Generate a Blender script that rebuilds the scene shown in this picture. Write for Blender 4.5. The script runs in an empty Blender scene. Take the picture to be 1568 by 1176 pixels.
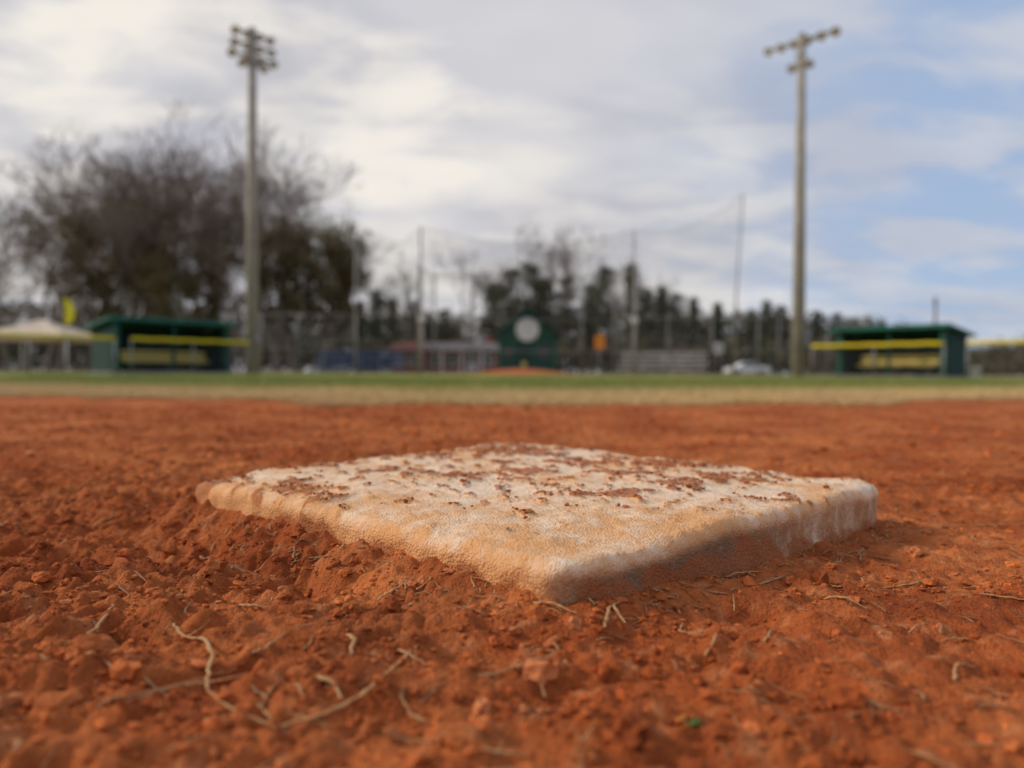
import bpy, math, random
import numpy as np
from mathutils import Vector, Matrix, Euler

rng = np.random.default_rng(7)
random.seed(7)
scene = bpy.context.scene
scene.view_settings.view_transform = 'Standard'
scene.view_settings.look = 'None'
scene.view_settings.exposure = 0

# ------------------------------------------------------------------ noise
PERM = rng.permutation(256)
PERM = np.concatenate([PERM, PERM])
GA = rng.uniform(0, 2*np.pi, 256)
GX, GY = np.cos(GA), np.sin(GA)
def perlin(x, y, seed=0):
    xi = np.floor(x).astype(np.int64); yi = np.floor(y).astype(np.int64)
    xf = x-xi; yf = y-yi
    u = xf*xf*xf*(xf*(xf*6-15)+10); v = yf*yf*yf*(yf*(yf*6-15)+10)
    def g(ix, iy, fx, fy):
        h = PERM[(PERM[(ix+seed*17) & 255] + iy + seed*31) & 255]
        return GX[h]*fx+GY[h]*fy
    a = g(xi, yi, xf, yf); b = g(xi+1, yi, xf-1, yf)
    c = g(xi, yi+1, xf, yf-1); d = g(xi+1, yi+1, xf-1, yf-1)
    return (a+(b-a)*u)+((c+(d-c)*u)-(a+(b-a)*u))*v
def fbm(x, y, o=4, seed=0):
    s = 0; a = 1.0
    for i in range(o):
        s = s+a*perlin(x*2**i, y*2**i, seed+i); a *= .5
    return s
def sstep(a, b, x):
    t = np.clip((x-a)/(b-a), 0, 1); return t*t*(3-2*t)

# ------------------------------------------------------------------ material helpers
def new_mat(name, rough=0.8, spec=0.3):
    m = bpy.data.materials.new(name); m.use_nodes = True
    nt = m.node_tree; b = nt.nodes['Principled BSDF']
    b.inputs['Roughness'].default_value = rough
    b.inputs['Specular IOR Level'].default_value = spec
    return m, nt, b
def noise(nt, vec, scale, detail=4, rough=.55, dist=0):
    n = nt.nodes.new('ShaderNodeTexNoise')
    n.inputs['Scale'].default_value = scale; n.inputs['Detail'].default_value = detail
    n.inputs['Roughness'].default_value = rough; n.inputs['Distortion'].default_value = dist
    if vec is not None: nt.links.new(vec, n.inputs['Vector'])
    return n.outputs['Fac']
def mrange(nt, v, a, b, c=0, d=1, smooth=True):
    n = nt.nodes.new('ShaderNodeMapRange')
    if smooth: n.interpolation_type = 'SMOOTHSTEP'
    nt.links.new(v, n.inputs[0])
    for i, x in enumerate((a, b, c, d)): n.inputs[i+1].default_value = x
    return n.outputs[0]
def math_(nt, op, a, b=None):
    n = nt.nodes.new('ShaderNodeMath'); n.operation = op
    for i, x in enumerate((a, b)):
        if x is None: continue
        if isinstance(x, (int, float)): n.inputs[i].default_value = x
        else: nt.links.new(x, n.inputs[i])
    return n.outputs[0]
def mix(nt, f, a, b, mode='MIX'):
    n = nt.nodes.new('ShaderNodeMix'); n.data_type = 'RGBA'; n.blend_type = mode
    for i, x in ((0, f), (6, a), (7, b)):
        if isinstance(x, (int, float)): n.inputs[i].default_value = x
        elif isinstance(x, tuple): n.inputs[i].default_value = (*x[:3], 1)
        else: nt.links.new(x, n.inputs[i])
    return n.outputs[2]
def objcoord(nt):
    return nt.nodes.new('ShaderNodeTexCoord').outputs['Object']
def attr(nt, name, out='Fac'):
    n = nt.nodes.new('ShaderNodeAttribute'); n.attribute_name = name; return n.outputs[out]
def bump(nt, h, dist, strength=1.0, bsdf=None):
    n = nt.nodes.new('ShaderNodeBump'); n.inputs['Distance'].default_value = dist
    n.inputs['Strength'].default_value = strength
    nt.links.new(h, n.inputs['Height'])
    if bsdf: nt.links.new(n.outputs[0], bsdf.inputs['Normal'])
    return n
def weathered(name, col, rough=.7, scale=3, var=.35, dark=None, metallic=0, spec=.3):
    m, nt, b = new_mat(name, rough, spec)
    b.inputs['Metallic'].default_value = metallic
    oc = objcoord(nt)
    f = mrange(nt, noise(nt, oc, scale, 4, .65), .35, .7)
    dk = dark or tuple(c*(1-var) for c in col)
    c = mix(nt, f, dk, col)
    nt.links.new(c, b.inputs['Base Color'])
    return m

# ------------------------------------------------------------------ mesh helpers
def mesh_np(name, V, F, mat=None, smooth=False, attrs=None):
    V = np.asarray(V, dtype=np.float32); F = np.asarray(F, dtype=np.int32)
    me = bpy.data.meshes.new(name)
    k = F.shape[1]
    me.vertices.add(len(V)); me.vertices.foreach_set('co', V.ravel())
    me.loops.add(F.size); me.loops.foreach_set('vertex_index', F.ravel())
    me.polygons.add(len(F)); me.polygons.foreach_set('loop_start', np.arange(0, F.size, k, dtype=np.int32))
    me.polygons.foreach_set('use_smooth', np.full(len(F), smooth))
    if mat: me.materials.append(mat)
    me.update(calc_edges=True)
    if attrs:
        for an, av in attrs.items():
            av = np.asarray(av, dtype=np.float32)
            if av.ndim == 1:
                a = me.attributes.new(an, 'FLOAT', 'POINT'); a.data.foreach_set('value', av)
            else:
                a = me.attributes.new(an, 'FLOAT_COLOR', 'POINT')
                if av.shape[1] == 3: av = np.concatenate([av, np.ones((len(av), 1), np.float32)], 1)
                a.data.foreach_set('color', av.ravel())
    return me
def add_obj(name, me, parent=None, loc=None, rot=None, scale=None):
    o = bpy.data.objects.new(name, me); scene.collection.objects.link(o)
    if parent: o.parent = parent
    if loc is not None: o.location = loc
    if rot is not None: o.rotation_euler = rot
    if scale is not None: o.scale = scale
    return o

class MB:
    """simple multi-material mesh accumulator"""
    def __init__(s): s.v = []; s.f = []; s.m = []; s.mats = []; s.sm = []
    def mi(s, mat):
        if mat not in s.mats: s.mats.append(mat)
        return s.mats.index(mat)
    def add(s, V, F, mat, smooth=False):
        o = len(s.v); s.v += [tuple(p) for p in V]; i = s.mi(mat)
        for f in F: s.f.append(tuple(a+o for a in f)); s.m.append(i); s.sm.append(smooth)
    def box(s, c, size, mat, rz=0, rx=0, bev=.0):
        x, y, z = [a/2 for a in size]
        b = min(bev, x*.5, y*.5, z*.5)
        R = Matrix.Rotation(rz, 3, 'Z') @ Matrix.Rotation(rx, 3, 'X')
        if b <= 0:
            pts = [(-x,-y,-z),(x,-y,-z),(x,y,-z),(-x,y,-z),(-x,-y,z),(x,-y,z),(x,y,z),(-x,y,z)]
            F = [(3,2,1,0),(4,5,6,7),(0,1,5,4),(1,2,6,5),(2,3,7,6),(3,0,4,7)]
        else:
            def ring(k, zz): 
                X, Y = x-k, y-k
                return [(-X+b,-Y,zz),(X-b,-Y,zz),(X,-Y+b,zz),(X,Y-b,zz),(X-b,Y,zz),(-X+b,Y,zz),(-X,Y-b,zz),(-X,-Y+b,zz)]
            pts = ring(b*.6,-z)+ring(0,-z+b)+ring(0,z-b)+ring(b*.6,z)
            F = [tuple(range(7,-1,-1)), tuple(range(24,32))]
            for k in range(3):
                for i in range(8):
                    j = (i+1)%8; F.append((k*8+i,k*8+j,k*8+8+j,k*8+8+i))
        C = Vector(c)
        s.add([R@Vector(p)+C for p in pts], F, mat)
    def tube(s, pts, rad, mat, n=8, cap=True):
        pts = [Vector(p) for p in pts]
        if isinstance(rad, (int, float)): rad = [rad]*len(pts)
        V = []; F = []
        for i, p in enumerate(pts):
            d = (pts[min(i+1, len(pts)-1)]-pts[max(i-1, 0)]).normalized()
            a = d.orthogonal().normalized() if i == 0 else (a-d*a.dot(d)).normalized()
            b = d.cross(a)
            for k in range(n):
                t = 2*math.pi*k/n
                V.append(p+(a*math.cos(t)+b*math.sin(t))*rad[i])
        for i in range(len(pts)-1):
            for k in range(n):
                j = (k+1)%n
                F.append((i*n+k, i*n+j, (i+1)*n+j, (i+1)*n+k))
        if cap:
            F.append(tuple(range(n-1,-1,-1))); F.append(tuple(range((len(pts)-1)*n, len(pts)*n)))
        s.add(V, F, mat, True)
    def lathe(s, prof, c, axis, mat, n=20):
        d = Vector(axis).normalized(); a = d.orthogonal().normalized(); b = d.cross(a); C = Vector(c)
        V = []; F = []
        for r, h in prof:
            for k in range(n):
                t = 2*math.pi*k/n
                V.append(C+d*h+(a*math.cos(t)+b*math.sin(t))*r)
        for i in range(len(prof)-1):
            for k in range(n):
                j = (k+1)%n
                F.append((i*n+k, i*n+j, (i+1)*n+j, (i+1)*n+k))
        s.add(V, F, mat, True)
    def mesh(s, name):
        me = bpy.data.meshes.new(name); me.from_pydata(s.v, [], s.f)
        for m in s.mats: me.materials.append(m)
        me.polygons.foreach_set('material_index', s.m)
        me.polygons.foreach_set('use_smooth', s.sm)
        me.update(); return me
def group(name, parts, loc=(0,0,0), rz=0):
    e = bpy.data.objects.new(name, None); scene.collection.objects.link(e)
    e.empty_display_size = .3; e.location = loc; e.rotation_euler = (0,0,rz)
    for k, mb in parts.items(): add_obj(k, mb.mesh(k), parent=e)
    return e
def single(name, mb, loc=(0,0,0), rz=0):
    return add_obj(name, mb.mesh(name), loc=loc, rot=(0,0,rz))

# ------------------------------------------------------------------ world: cloudy daylight sky
SUN_EL, SUN_AZ = math.radians(31), math.radians(-82)   # azimuth from +Y, negative = left
sd = Vector((math.sin(SUN_AZ)*math.cos(SUN_EL), math.cos(SUN_AZ)*math.cos(SUN_EL), math.sin(SUN_EL)))
w = bpy.data.worlds.new("World"); scene.world = w; w.use_nodes = True
nt = w.node_tree; bg = nt.nodes['Background']; bg.inputs['Strength'].default_value = .1
sky = nt.nodes.new('ShaderNodeTexSky'); sky.sky_type = 'NISHITA'; sky.sun_disc = False
sky.sun_elevation = SUN_EL; sky.sun_rotation = SUN_AZ
tc = nt.nodes.new('ShaderNodeTexCoord'); D = tc.outputs['Generated']
sep = nt.nodes.new('ShaderNodeSeparateXYZ'); nt.links.new(D, sep.inputs[0])
zc = math_(nt, 'ADD', math_(nt, 'MAXIMUM', sep.outputs[2], 0.0), .22)
cu = math_(nt, 'DIVIDE', sep.outputs[0], zc); cv = math_(nt, 'DIVIDE', sep.outputs[1], zc)
cmb = nt.nodes.new('ShaderNodeCombineXYZ'); nt.links.new(cu, cmb.inputs[0]); nt.links.new(cv, cmb.inputs[1])
mp = nt.nodes.new('ShaderNodeMapping'); nt.links.new(cmb.outputs[0], mp.inputs[0])
mp.inputs['Rotation'].default_value = (0,0,math.radians(-28)); mp.inputs['Scale'].default_value = (.75,1.15,1)
P = mp.outputs[0]
n1 = noise(nt, P, 1.5, 3, .5, .25); n2 = noise(nt, P, 3.4, 5, .55, .3)
def blob(dx, dz, r0, r1):
    v = Vector((dx, 1, dz)).normalized()
    nn = nt.nodes.new('ShaderNodeVectorMath'); nn.operation = 'DOT_PRODUCT'
    nt.links.new(D, nn.inputs[0]); nn.inputs[1].default_value = v
    wv = math_(nt, 'ADD', nn.outputs['Value'], math_(nt, 'MULTIPLY', math_(nt, 'SUBTRACT', n2, .5), .03))
    return mrange(nt, wv, math.cos(math.radians(r1)), math.cos(math.radians(r0)))
bright = None
for dx, dz, r0, r1, a in [(-.41,.43,0,8,1.0),(-.51,.33,0,8,.95),(-.15,.305,0,7,.8),(-.29,.365,0,7,.6),(-.10,.23,0,8,.55),(0.0,.18,0,11,.5),(-.18,.16,0,12,.6),(.22,.14,0,11,.45),(-.62,.2,0,10,.6)]:
    b_ = math_(nt, 'MULTIPLY', blob(dx, dz, r0, r1), a)
    bright = b_ if bright is None else math_(nt, 'MAXIMUM', bright, b_)
detail = mrange(nt, n2, .34, .64)
br = math_(nt, 'ADD', math_(nt, 'MULTIPLY', bright, math_(nt, 'ADD', math_(nt, 'MULTIPLY', detail, .70), .32)),
           math_(nt, 'MULTIPLY', mrange(nt, n1, .42, .68), .24))
br = math_(nt, 'MINIMUM', br, 1.0)
k = 10.0
grey = mix(nt, mrange(nt, n1, .35, .6), (.485*k,.485*k,.54*k), (.585*k,.59*k,.645*k))
grey = mix(nt, math_(nt, 'MULTIPLY', mrange(nt, n2, .42, .66), .35), grey, (.68*k,.68*k,.72*k))
cloud = mix(nt, br, grey, (.90*k,.85*k,.78*k))
right = mrange(nt, math_(nt, 'DIVIDE', sep.outputs[0], math_(nt, 'ADD', math_(nt,'ABSOLUTE',sep.outputs[1]), .001)), .05, .58)
thin = math_(nt, 'MULTIPLY', math_(nt, 'ADD', math_(nt, 'MULTIPLY', mrange(nt, n2, .60, .40), .65), .38), right)
blue = mix(nt, .78, sky.outputs[0], (.37*k,.51*k,.76*k))
col = mix(nt, math_(nt, 'MULTIPLY', thin, .88), cloud, blue)
nt.links.new(col, bg.inputs['Color'])

sun = bpy.data.lights.new('sun', 'SUN'); sun.energy = 2.4; sun.angle = math.radians(9); sun.color = (1, .91, .78)
so = add_obj('sun', sun); so.rotation_euler = (-sd).to_track_quat('-Z', 'Y').to_euler()

# ------------------------------------------------------------------ camera
cam = bpy.data.cameras.new('camera'); co = add_obj('camera', cam)
cam.sensor_width = 36; cam.lens = 27.55; cam.clip_start = .02; cam.clip_end = 5000
Rm = Matrix.Rotation(math.radians(90-.86), 4, 'X') @ Matrix.Rotation(math.radians(.3), 4, 'Z')
co.matrix_world = Matrix.Translation((0,0,.12)) @ Rm
cam.dof.use_dof = True; cam.dof.focus_distance = .42; cam.dof.aperture_fstop = 5.6; cam.dof.aperture_blades = 0
scene.camera = co

# ------------------------------------------------------------------ base placement frame (slightly skewed old bag)
BC = np.array([.01625, .6050]); EU = np.array([.13125, .1310]); EV = np.array([-.13775, .1395]); BTOP = .0375
BH = .190
_M = np.linalg.inv(np.array([[EU[0], EV[0]], [EU[1], EV[1]]]))*BH
def base_local(x, y):
    dx, dy = x-BC[0], y-BC[1]
    return _M[0, 0]*dx+_M[0, 1]*dy, _M[1, 0]*dx+_M[1, 1]*dy

def edge_y(x): return 2.72+np.sqrt(x*x*.17+.04)-.2

def height(x, y):
    x = np.asarray(x, float); y = np.asarray(y, float)
    r = np.hypot(x, y-.4)
    f1 = np.exp(-(r/2.2)**2); f2 = 1/(1+(r/3.5)**3)
    left = sstep(.12, -.25, x)*sstep(1.4, .5, y)
    rough = np.clip(.68+.80*left+.5*perlin(x/.22, y/.22, 5), .25, 1.8)
    wx = x+.012*perlin(x/.04, y/.04, 21); wy = y+.012*perlin(x/.04, y/.04, 22)
    z = .010*f2*perlin(x/.45, y/.45, 1)+.005*f2*perlin(x/.16, y/.16, 2)
    b1 = np.abs(perlin(wx/.06, wy/.06, 3)); b2 = np.abs(perlin(wx/.024, wy/.024, 4))
    b3 = np.abs(perlin(wx/.011, wy/.011, 6)); b4 = perlin(x/.0055, y/.0055, 7)
    rel = rough*(f2*.011*(b1-.2)+f2*.0100*(b2-.2)+f1*.0080*(b3-.2)+f1*.0026*b4)
    pit = perlin(wx/.045+3, wy/.038, 9)
    rel = rel-f2*.013*(.45+.9*left)*sstep(.20, .55, pit)
    z = z+rel
    z = z+.015*np.exp(-((x+.06)/.33)**2-((y-.33)/.20)**2)
    z = z-.010*np.exp(-((x+.33)/.12)**2-((y-.50)/.05)**2)
    u, v = base_local(x, y); m = np.maximum(np.abs(u), np.abs(v))
    dist = np.hypot(np.clip(np.abs(u)-BH, 0, None), np.clip(np.abs(v)-BH, 0, None))
    tgt = .0085+.0155*sstep(.17, -.03, x)+.7*rel+.003*perlin(x/.03, y/.03, 12)
    wb = np.exp(-(dist/.022)**2)*.92
    z = z*(1-wb)+tgt*wb
    z = z-.009*np.exp(-((-u-BH-.055)/.022)**2)*(np.abs(v-.06) < .2)*sstep(-.20, -.02, v)*(u < 0)*(.6+.8*perlin(x/.05, y/.05, 13))
    inside = sstep(BH-.002, BH-.016, m)
    z = z*(1-inside)+np.minimum(z, .008)*inside
    z = np.where(m < BH+.03, np.minimum(z, .0345), z)
    z = z+.02*sstep(2.6, 3.4, y)*perlin(x/6, y/6, 11)/(1+r/80)
    z = z+.21*np.exp(-((x-.25)**2+(y-20)**2)/1.3**2)
    e = y-edge_y(x)
    z = z+.008*np.exp(-(e/.35)**2)*(np.abs(x) < 6)
    return z

def soil_rgb(x, y):
    a = sstep(-.35, .35, fbm(x/.22, y/.22, 3, 80))[..., None]
    b = sstep(-.15, .45, fbm(x/.030, y/.030, 3, 84))[..., None]
    c = sstep(.15, .6, fbm(x/.013, y/.013, 2, 88))[..., None]
    damp = (sstep(.05, -.3, x)*sstep(.95, .45, y))
    dp = sstep(-.05, .45, fbm(x/.14, y/.10, 3, 99))
    damp = np.clip(.42*damp+.5*dp*np.exp(-(np.hypot(x, y-.4)/1.3)**2)+.2*dp, 0, 1)[..., None]
    c0 = np.array([.43,.105,.028]); c1 = np.array([.62,.192,.057]); cd = np.array([.27,.056,.017]); cl = np.array([.72,.31,.13])
    col = c0*(1-a)+c1*a
    col = col*(1-b*.55)+cd*b*.55
    col = col*(1-c*.5)+cl*c*.5
    return col*(1-damp)+col*np.array([.58,.50,.50])*damp

# ------------------------------------------------------------------ ground sheet
def axis(fine0, fine1, h, g, lim):
    a = list(np.arange(fine0, fine1, h)); s = h; p = a[-1]; up = []
    while p < lim[1]:
        s = min(s*g, 60); p += s; up.append(p)
    s = h; p = a[0]; dn = []
    while p > lim[0]:
        s = min(s*g, 60); p -= s; dn.append(p)
    return np.array(dn[::-1]+a+up)
xs = axis(-.42, .42, .0018, 1.018, (-1800, 1800))
ysf = list(np.arange(.17, .9, .0022)); s_ = .0022; p_ = ysf[-1]
while p_ < 2200: s_ = min(s_*1.017, 60); p_ += s_; ysf.append(p_)
s_ = .0024; p_ = ysf[0]; dn = []
while p_ > -600: s_ = min(s_*1.06, 40); p_ -= s_; dn.append(p_)
ys = np.array(dn[::-1]+ysf)
X, Y = np.meshgrid(xs, ys)
Z = height(X, Y)
V = np.stack([X.ravel(), Y.ravel(), Z.ravel()], 1)
nx, ny = len(xs), len(ys)
I = (np.arange(ny-1)[:, None]*nx+np.arange(nx-1)[None]).ravel()
F = np.stack([I, I+1, I+nx+1, I+nx], 1)
gcol = soil_rgb(X, Y).reshape(-1, 3)
fade = sstep(2.2, 4.5, np.hypot(X, Y)).ravel()[:, None]
gcol = gcol*(1-fade)+np.array([.46,.13,.039])*fade
E = (Y-edge_y(X))+.35*fbm(X/.35, Y/.35, 3, 90)*(np.abs(X) < 8)
turf_m = sstep(.0, .18, E).ravel()[:, None]
far = sstep(1.4, 5.5, E).ravel()[:, None]
nz1 = sstep(-.4, .4, fbm(X/1.6, Y/1.6, 3, 92)).ravel()[:, None]; nz2 = sstep(-.4, .4, fbm(X/3.1, Y/3.1, 3, 95)).ravel()[:, None]
straw_c = np.array([.44,.30,.125])*(1-nz1)+np.array([.60,.43,.19])*nz1
green_c = np.array([.11,.17,.026])*(1-nz2)+np.array([.22,.25,.05])*nz2
turf_c = straw_c*(1-far*.92)+green_c*far*.92
wt = sstep(29, 33, Y+.0*X).ravel()[:, None]*.45; turf_c = turf_c*(1-wt)+np.array([.38,.27,.13])*wt
gcol = gcol*(1-turf_m)+turf_c*turf_m
rn = .5*perlin(X/.8, Y/.8, 97)
mound = np.maximum(sstep(1.6, 1.25, np.hypot(X-.25, Y-20)+rn), sstep(4.6, 4.0, np.hypot(X-.3, Y-37)+rn)).ravel()[:, None]
gcol = gcol*(1-mound)+np.array([.46,.14,.052])*mound
gm, nt, b = new_mat('infield_clay_and_turf', .95, .1)
oc = objcoord(nt)
c = attr(nt, 'col', 'Color')
fn = noise(nt, oc, 240, 3, .6)
c = mix(nt, mrange(nt, fn, .38, .72, .0, .34), c, (.16,.035,.012))
nt.links.new(c, b.inputs['Base Color'])
bump(nt, noise(nt, oc, 330, 3, .7), .0036, .95, b)
add_obj('ground', mesh_np('ground', V, F, gm, True, {'col': gcol}))

# ------------------------------------------------------------------ clods of soil
cm_, nt, b = new_mat('clay_clods', .95, .1)
oc = objcoord(nt)
nt.links.new(attr(nt, 'col', 'Color'), b.inputs['Base Color']); bump(nt, noise(nt, oc, 600, 2, .7), .0012, .8, b)
def ico(sub):
    import bmesh
    bm = bmesh.new(); bmesh.ops.create_icosphere(bm, subdivisions=sub, radius=1)
    v = np.array([p.co[:] for p in bm.verts]); f = np.array([[q.index for q in p.verts] for p in bm.faces]); bm.free()
    return v, f
def scatter_blobs(pos, rad, sub, flat=.7):
    v, f = ico(sub); n = len(pos); k = len(v)
    jit = rng.uniform(.55, 1.3, (n, k, 1))
    sc = rng.uniform(.6, 1.25, (n, 1, 3)); sc[:, :, 2] *= flat
    a = rng.uniform(0, 6.28, n); ca, sa = np.cos(a), np.sin(a)
    W = v[None]*jit*sc*rad[:, None, None]
    Wx = W[..., 0]*ca[:, None]-W[..., 1]*sa[:, None]; Wy = W[..., 0]*sa[:, None]+W[..., 1]*ca[:, None]
    W = np.stack([Wx, Wy, W[..., 2]], -1)+pos[:, None, :]
    FF = (f[None]+(np.arange(n)*k)[:, None, None]).reshape(-1, 3)
    col = np.repeat(soil_rgb(pos[:, 0], pos[:, 1])*rng.uniform(.7, 1.3, (n, 1)), k, 0)
    return W.reshape(-1, 3), FF, col
N = 52000
yy = .17+ (rng.uniform(0, 1, N)**1.5)*2.4
xx = rng.uniform(-.75, .75, N)*(yy+.12)
dens = .35+.65*sstep(.2, -.2, xx)+.8*perlin(xx/.09, yy/.09, 15)
keep = rng.uniform(0, 1, N) < dens
xx, yy = xx[keep], yy[keep]
u, v = base_local(xx, yy); m = np.maximum(np.abs(u), np.abs(v))
ok = m > BH+.003; xx, yy = xx[ok], yy[ok]
rad = np.clip(np.exp(rng.normal(math.log(.00095), .55, len(xx))), .0005, .0056)*(1+.5*yy)
zz = height(xx, yy)+rad*.12
big = rad > .0024
VV = []; FF = []; TT = []; off = 0
for msk, sub in ((big, 2), (~big, 1)):
    a_, f_, t_ = scatter_blobs(np.stack([xx, yy, zz], 1)[msk], rad[msk], sub)
    VV.append(a_); FF.append(f_+off); TT.append(t_); off += len(a_)
add_obj('soil_clods', mesh_np('soil_clods', np.concatenate(VV), np.concatenate(FF), cm_, False, {'col': np.concatenate(TT)}))

# ------------------------------------------------------------------ the base (canvas bag)
M4 = 190
t = np.linspace(-1, 1, M4, endpoint=False)
sq = np.concatenate([np.stack([t, -np.ones(M4)], 1), np.stack([np.ones(M4), t], 1), np.stack([-t, np.ones(M4)], 1), np.stack([-np.ones(M4), -t], 1)])
pn = 20
rs = (np.abs(sq)**pn).sum(1)**(1/pn)
sqr = sq/rs[:, None]*1.012
TH = .060; rr_ = .0075
prof = []
for s in np.linspace(.0, BH-rr_, 140)[1:]: prof.append((s, 0.0))
for a in np.linspace(0, math.pi/2, 12)[1:]: prof.append((BH-rr_+rr_*math.sin(a), -rr_*(1-math.cos(a))))
for z in np.linspace(-rr_, -TH, 30)[1:]: prof.append((BH+.0012*math.sin((z+rr_)*90), z))
prof = np.array(prof); K = len(prof); R4 = 4*M4
S = prof[:, 0][:, None]; zr = np.repeat(prof[:, 1][:, None], R4, 1)
bl = np.clip((S/BH), 0, 1)**3
shape = sq[None]*(1-bl[..., None])+sqr[None]*bl[..., None]
UX = shape[..., 0]*S; UY = shape[..., 1]*S
mm = np.maximum(np.abs(UX), np.abs(UY))/BH
zt = .0035*(1-mm**4)-.0032*perlin(UX/.09, UY/.09, 30)+.0022*perlin(UX/.03, UY/.03, 31)+.0010*perlin(UX/.010, UY/.010, 32)
nz = 1+.015*perlin(UX/.05+zr*12, UY/.05+zr*9, 33)*mm**4+.010*perlin(UX/.016+zr*40, UY/.016+zr*30, 34)*mm**6
UX = UX*nz; UY = UY*nz
wxB = BC[0]+(UX*EU[0]+UY*EV[0])/BH; wyB = BC[1]+(UX*EU[1]+UY*EV[1])/BH
dn_ = fbm(wxB/.035, wyB/.06, 5, 40)
dn2 = fbm(wxB/.012, wyB/.016, 4, 44)
dn3 = fbm(wxB/.005, wyB/.006, 3, 47)
patch = np.zeros_like(dn_)
for (px, py, rx, ry, a) in [(-.155,.545,.030,.035,1),(-.075,.72,.04,.045,1),(-.035,.60,.045,.035,1),(.01,.62,.036,.045,1),(.055,.69,.036,.055,1),(.08,.61,.04,.035,1),(.11,.56,.035,.03,1),(.06,.505,.022,.018,1),(-.045,.51,.030,.018,1),(.125,.68,.07,.05,1),(-.18,.66,.06,.03,.9),(.17,.60,.04,.05,.9),(0,.78,.08,.06,1),(-.235,.60,.035,.04,1.1),(.19,.52,.02,.02,.7),(.02,.44,.015,.01,.6),(-.11,.63,.04,.03,.9),(-.12,.50,.03,.025,.7),(.03,.55,.03,.02,.7),(.22,.62,.05,.04,.8),(-.2,.57,.02,.02,.9),(.0,.68,.03,.03,.8)]:
    patch = np.maximum(patch, a*np.exp(-((wxB-px)/rx)**2-((wyB-py)/ry)**2))
dirt = sstep(.30, .64, patch*.62+dn_*.50+dn2*.52+dn3*.16)
dirt = np.maximum(dirt, .85*sstep(.26, .52, dn2+.35*dn_+.2*dn3)*sstep(.38, .52, wyB))
dirt = np.maximum(dirt, .6*sstep(.42, .6, dn3+.3*dn2))
stain = np.clip(.38+.6*fbm(wxB/.08, wyB/.08, 4, 50)+.45*dn2+.34*sstep(.56, .36, wyB)+.36*sstep(-.02, -.18, wxB)*sstep(.66, .5, wyB), 0, 1)
sidef = sstep(-rr_*.25, -.012, zr)
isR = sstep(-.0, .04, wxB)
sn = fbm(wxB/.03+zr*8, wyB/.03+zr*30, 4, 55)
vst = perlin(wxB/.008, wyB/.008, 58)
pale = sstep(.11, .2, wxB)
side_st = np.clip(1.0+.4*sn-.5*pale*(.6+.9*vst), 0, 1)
stain = stain*(1-sidef)+side_st*sidef
side_d = np.clip(sstep(-.45, .5, sn*.9+(-zr/.020-.50)-.55*pale)*.9, 0, 1)
dirt = dirt*(1-sidef)+side_d*sidef
zt = zt+dirt*.0016*(1-sidef)*(1+dn2)
zt = zt-.006*np.exp(-((wxB+.253)/.06)**2-((wyB-.607)/.08)**2)-.001*np.exp(-((wxB-.02)/.05)**2-((wyB-.34)/.05)**2)+.004*sstep(.66,.86,wyB)
zB = BTOP+zt+zr
Vb = np.stack([wxB.ravel(), wyB.ravel(), zB.ravel()], 1)
I = (np.arange(K-1)[:, None]*R4+np.arange(R4)[None]); J = (np.arange(K-1)[:, None]*R4+((np.arange(R4)+1) % R4)[None])
Fb = np.stack([I.ravel(), (I+R4).ravel(), (J+R4).ravel(), J.ravel()], 1)
cidx = len(Vb); Vb = np.vstack([Vb, [BC[0], BC[1], zB[0].mean()]])
i0 = np.arange(0, R4, 2); capq = np.stack([np.full(len(i0), cidx), i0, i0+1, (i0+2) % R4], 1)
Fb = np.vstack([Fb, capq])
bm_, nt, b = new_mat('dirty_white_canvas', .85, .2)
oc = objcoord(nt)
at_s = attr(nt, 'stain'); at_d = attr(nt, 'dirt')
fn = noise(nt, oc, 240, 4, .7); fn2 = noise(nt, oc, 480, 3, .7)
clean = mix(nt, mrange(nt, noise(nt, oc, 40, 3, .6), .35, .65), (.82,.57,.38), (.90,.69,.50))
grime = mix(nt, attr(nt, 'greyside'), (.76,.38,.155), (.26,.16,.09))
sf = math_(nt, 'ADD', at_s, math_(nt, 'MULTIPLY', math_(nt, 'SUBTRACT', fn, .5), .9))
c = mix(nt, mrange(nt, sf, .1, .95), clean, grime)
dd = math_(nt, 'ADD', at_d, math_(nt, 'MULTIPLY', math_(nt, 'SUBTRACT', fn2, .5), 1.1))
dm = mrange(nt, dd, .38, .82)
c = mix(nt, math_(nt, 'MULTIPLY', dm, .85), c, mix(nt, fn, (.28,.07,.025), (.55,.20,.07)))
nt.links.new(c, b.inputs['Base Color'])
vo = nt.nodes.new('ShaderNodeTexVoronoi'); vo.inputs['Scale'].default_value = 750; nt.links.new(oc, vo.inputs['Vector'])
hh = math_(nt, 'ADD', math_(nt, 'MULTIPLY', vo.outputs['Distance'], .8), math_(nt, 'MULTIPLY', fn, 2.4))
bump(nt, hh, .0010, .85, b)
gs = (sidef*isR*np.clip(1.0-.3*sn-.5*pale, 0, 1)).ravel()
at = {'stain': np.append(stain.ravel(), .3), 'dirt': np.append(dirt.ravel(), 0), 'greyside': np.append(gs, 0)}
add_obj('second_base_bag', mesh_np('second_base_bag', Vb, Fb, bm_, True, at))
NC = 3800
tw = np.argwhere((dirt > .55) & (mm < .97) & (sidef < .05) & (mm > .06))
wgt = mm[tw[:, 0], tw[:, 1]]; wgt = wgt/wgt.sum()
sel = tw[rng.choice(len(tw), NC, p=wgt)]
px = wxB[sel[:, 0], sel[:, 1]]+rng.normal(0, .0015, NC); py = wyB[sel[:, 0], sel[:, 1]]+rng.normal(0, .0015, NC); pz = zB[sel[:, 0], sel[:, 1]]
rad = np.clip(np.exp(rng.normal(math.log(.0008), .5, NC)), .0004, .0024)
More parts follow.
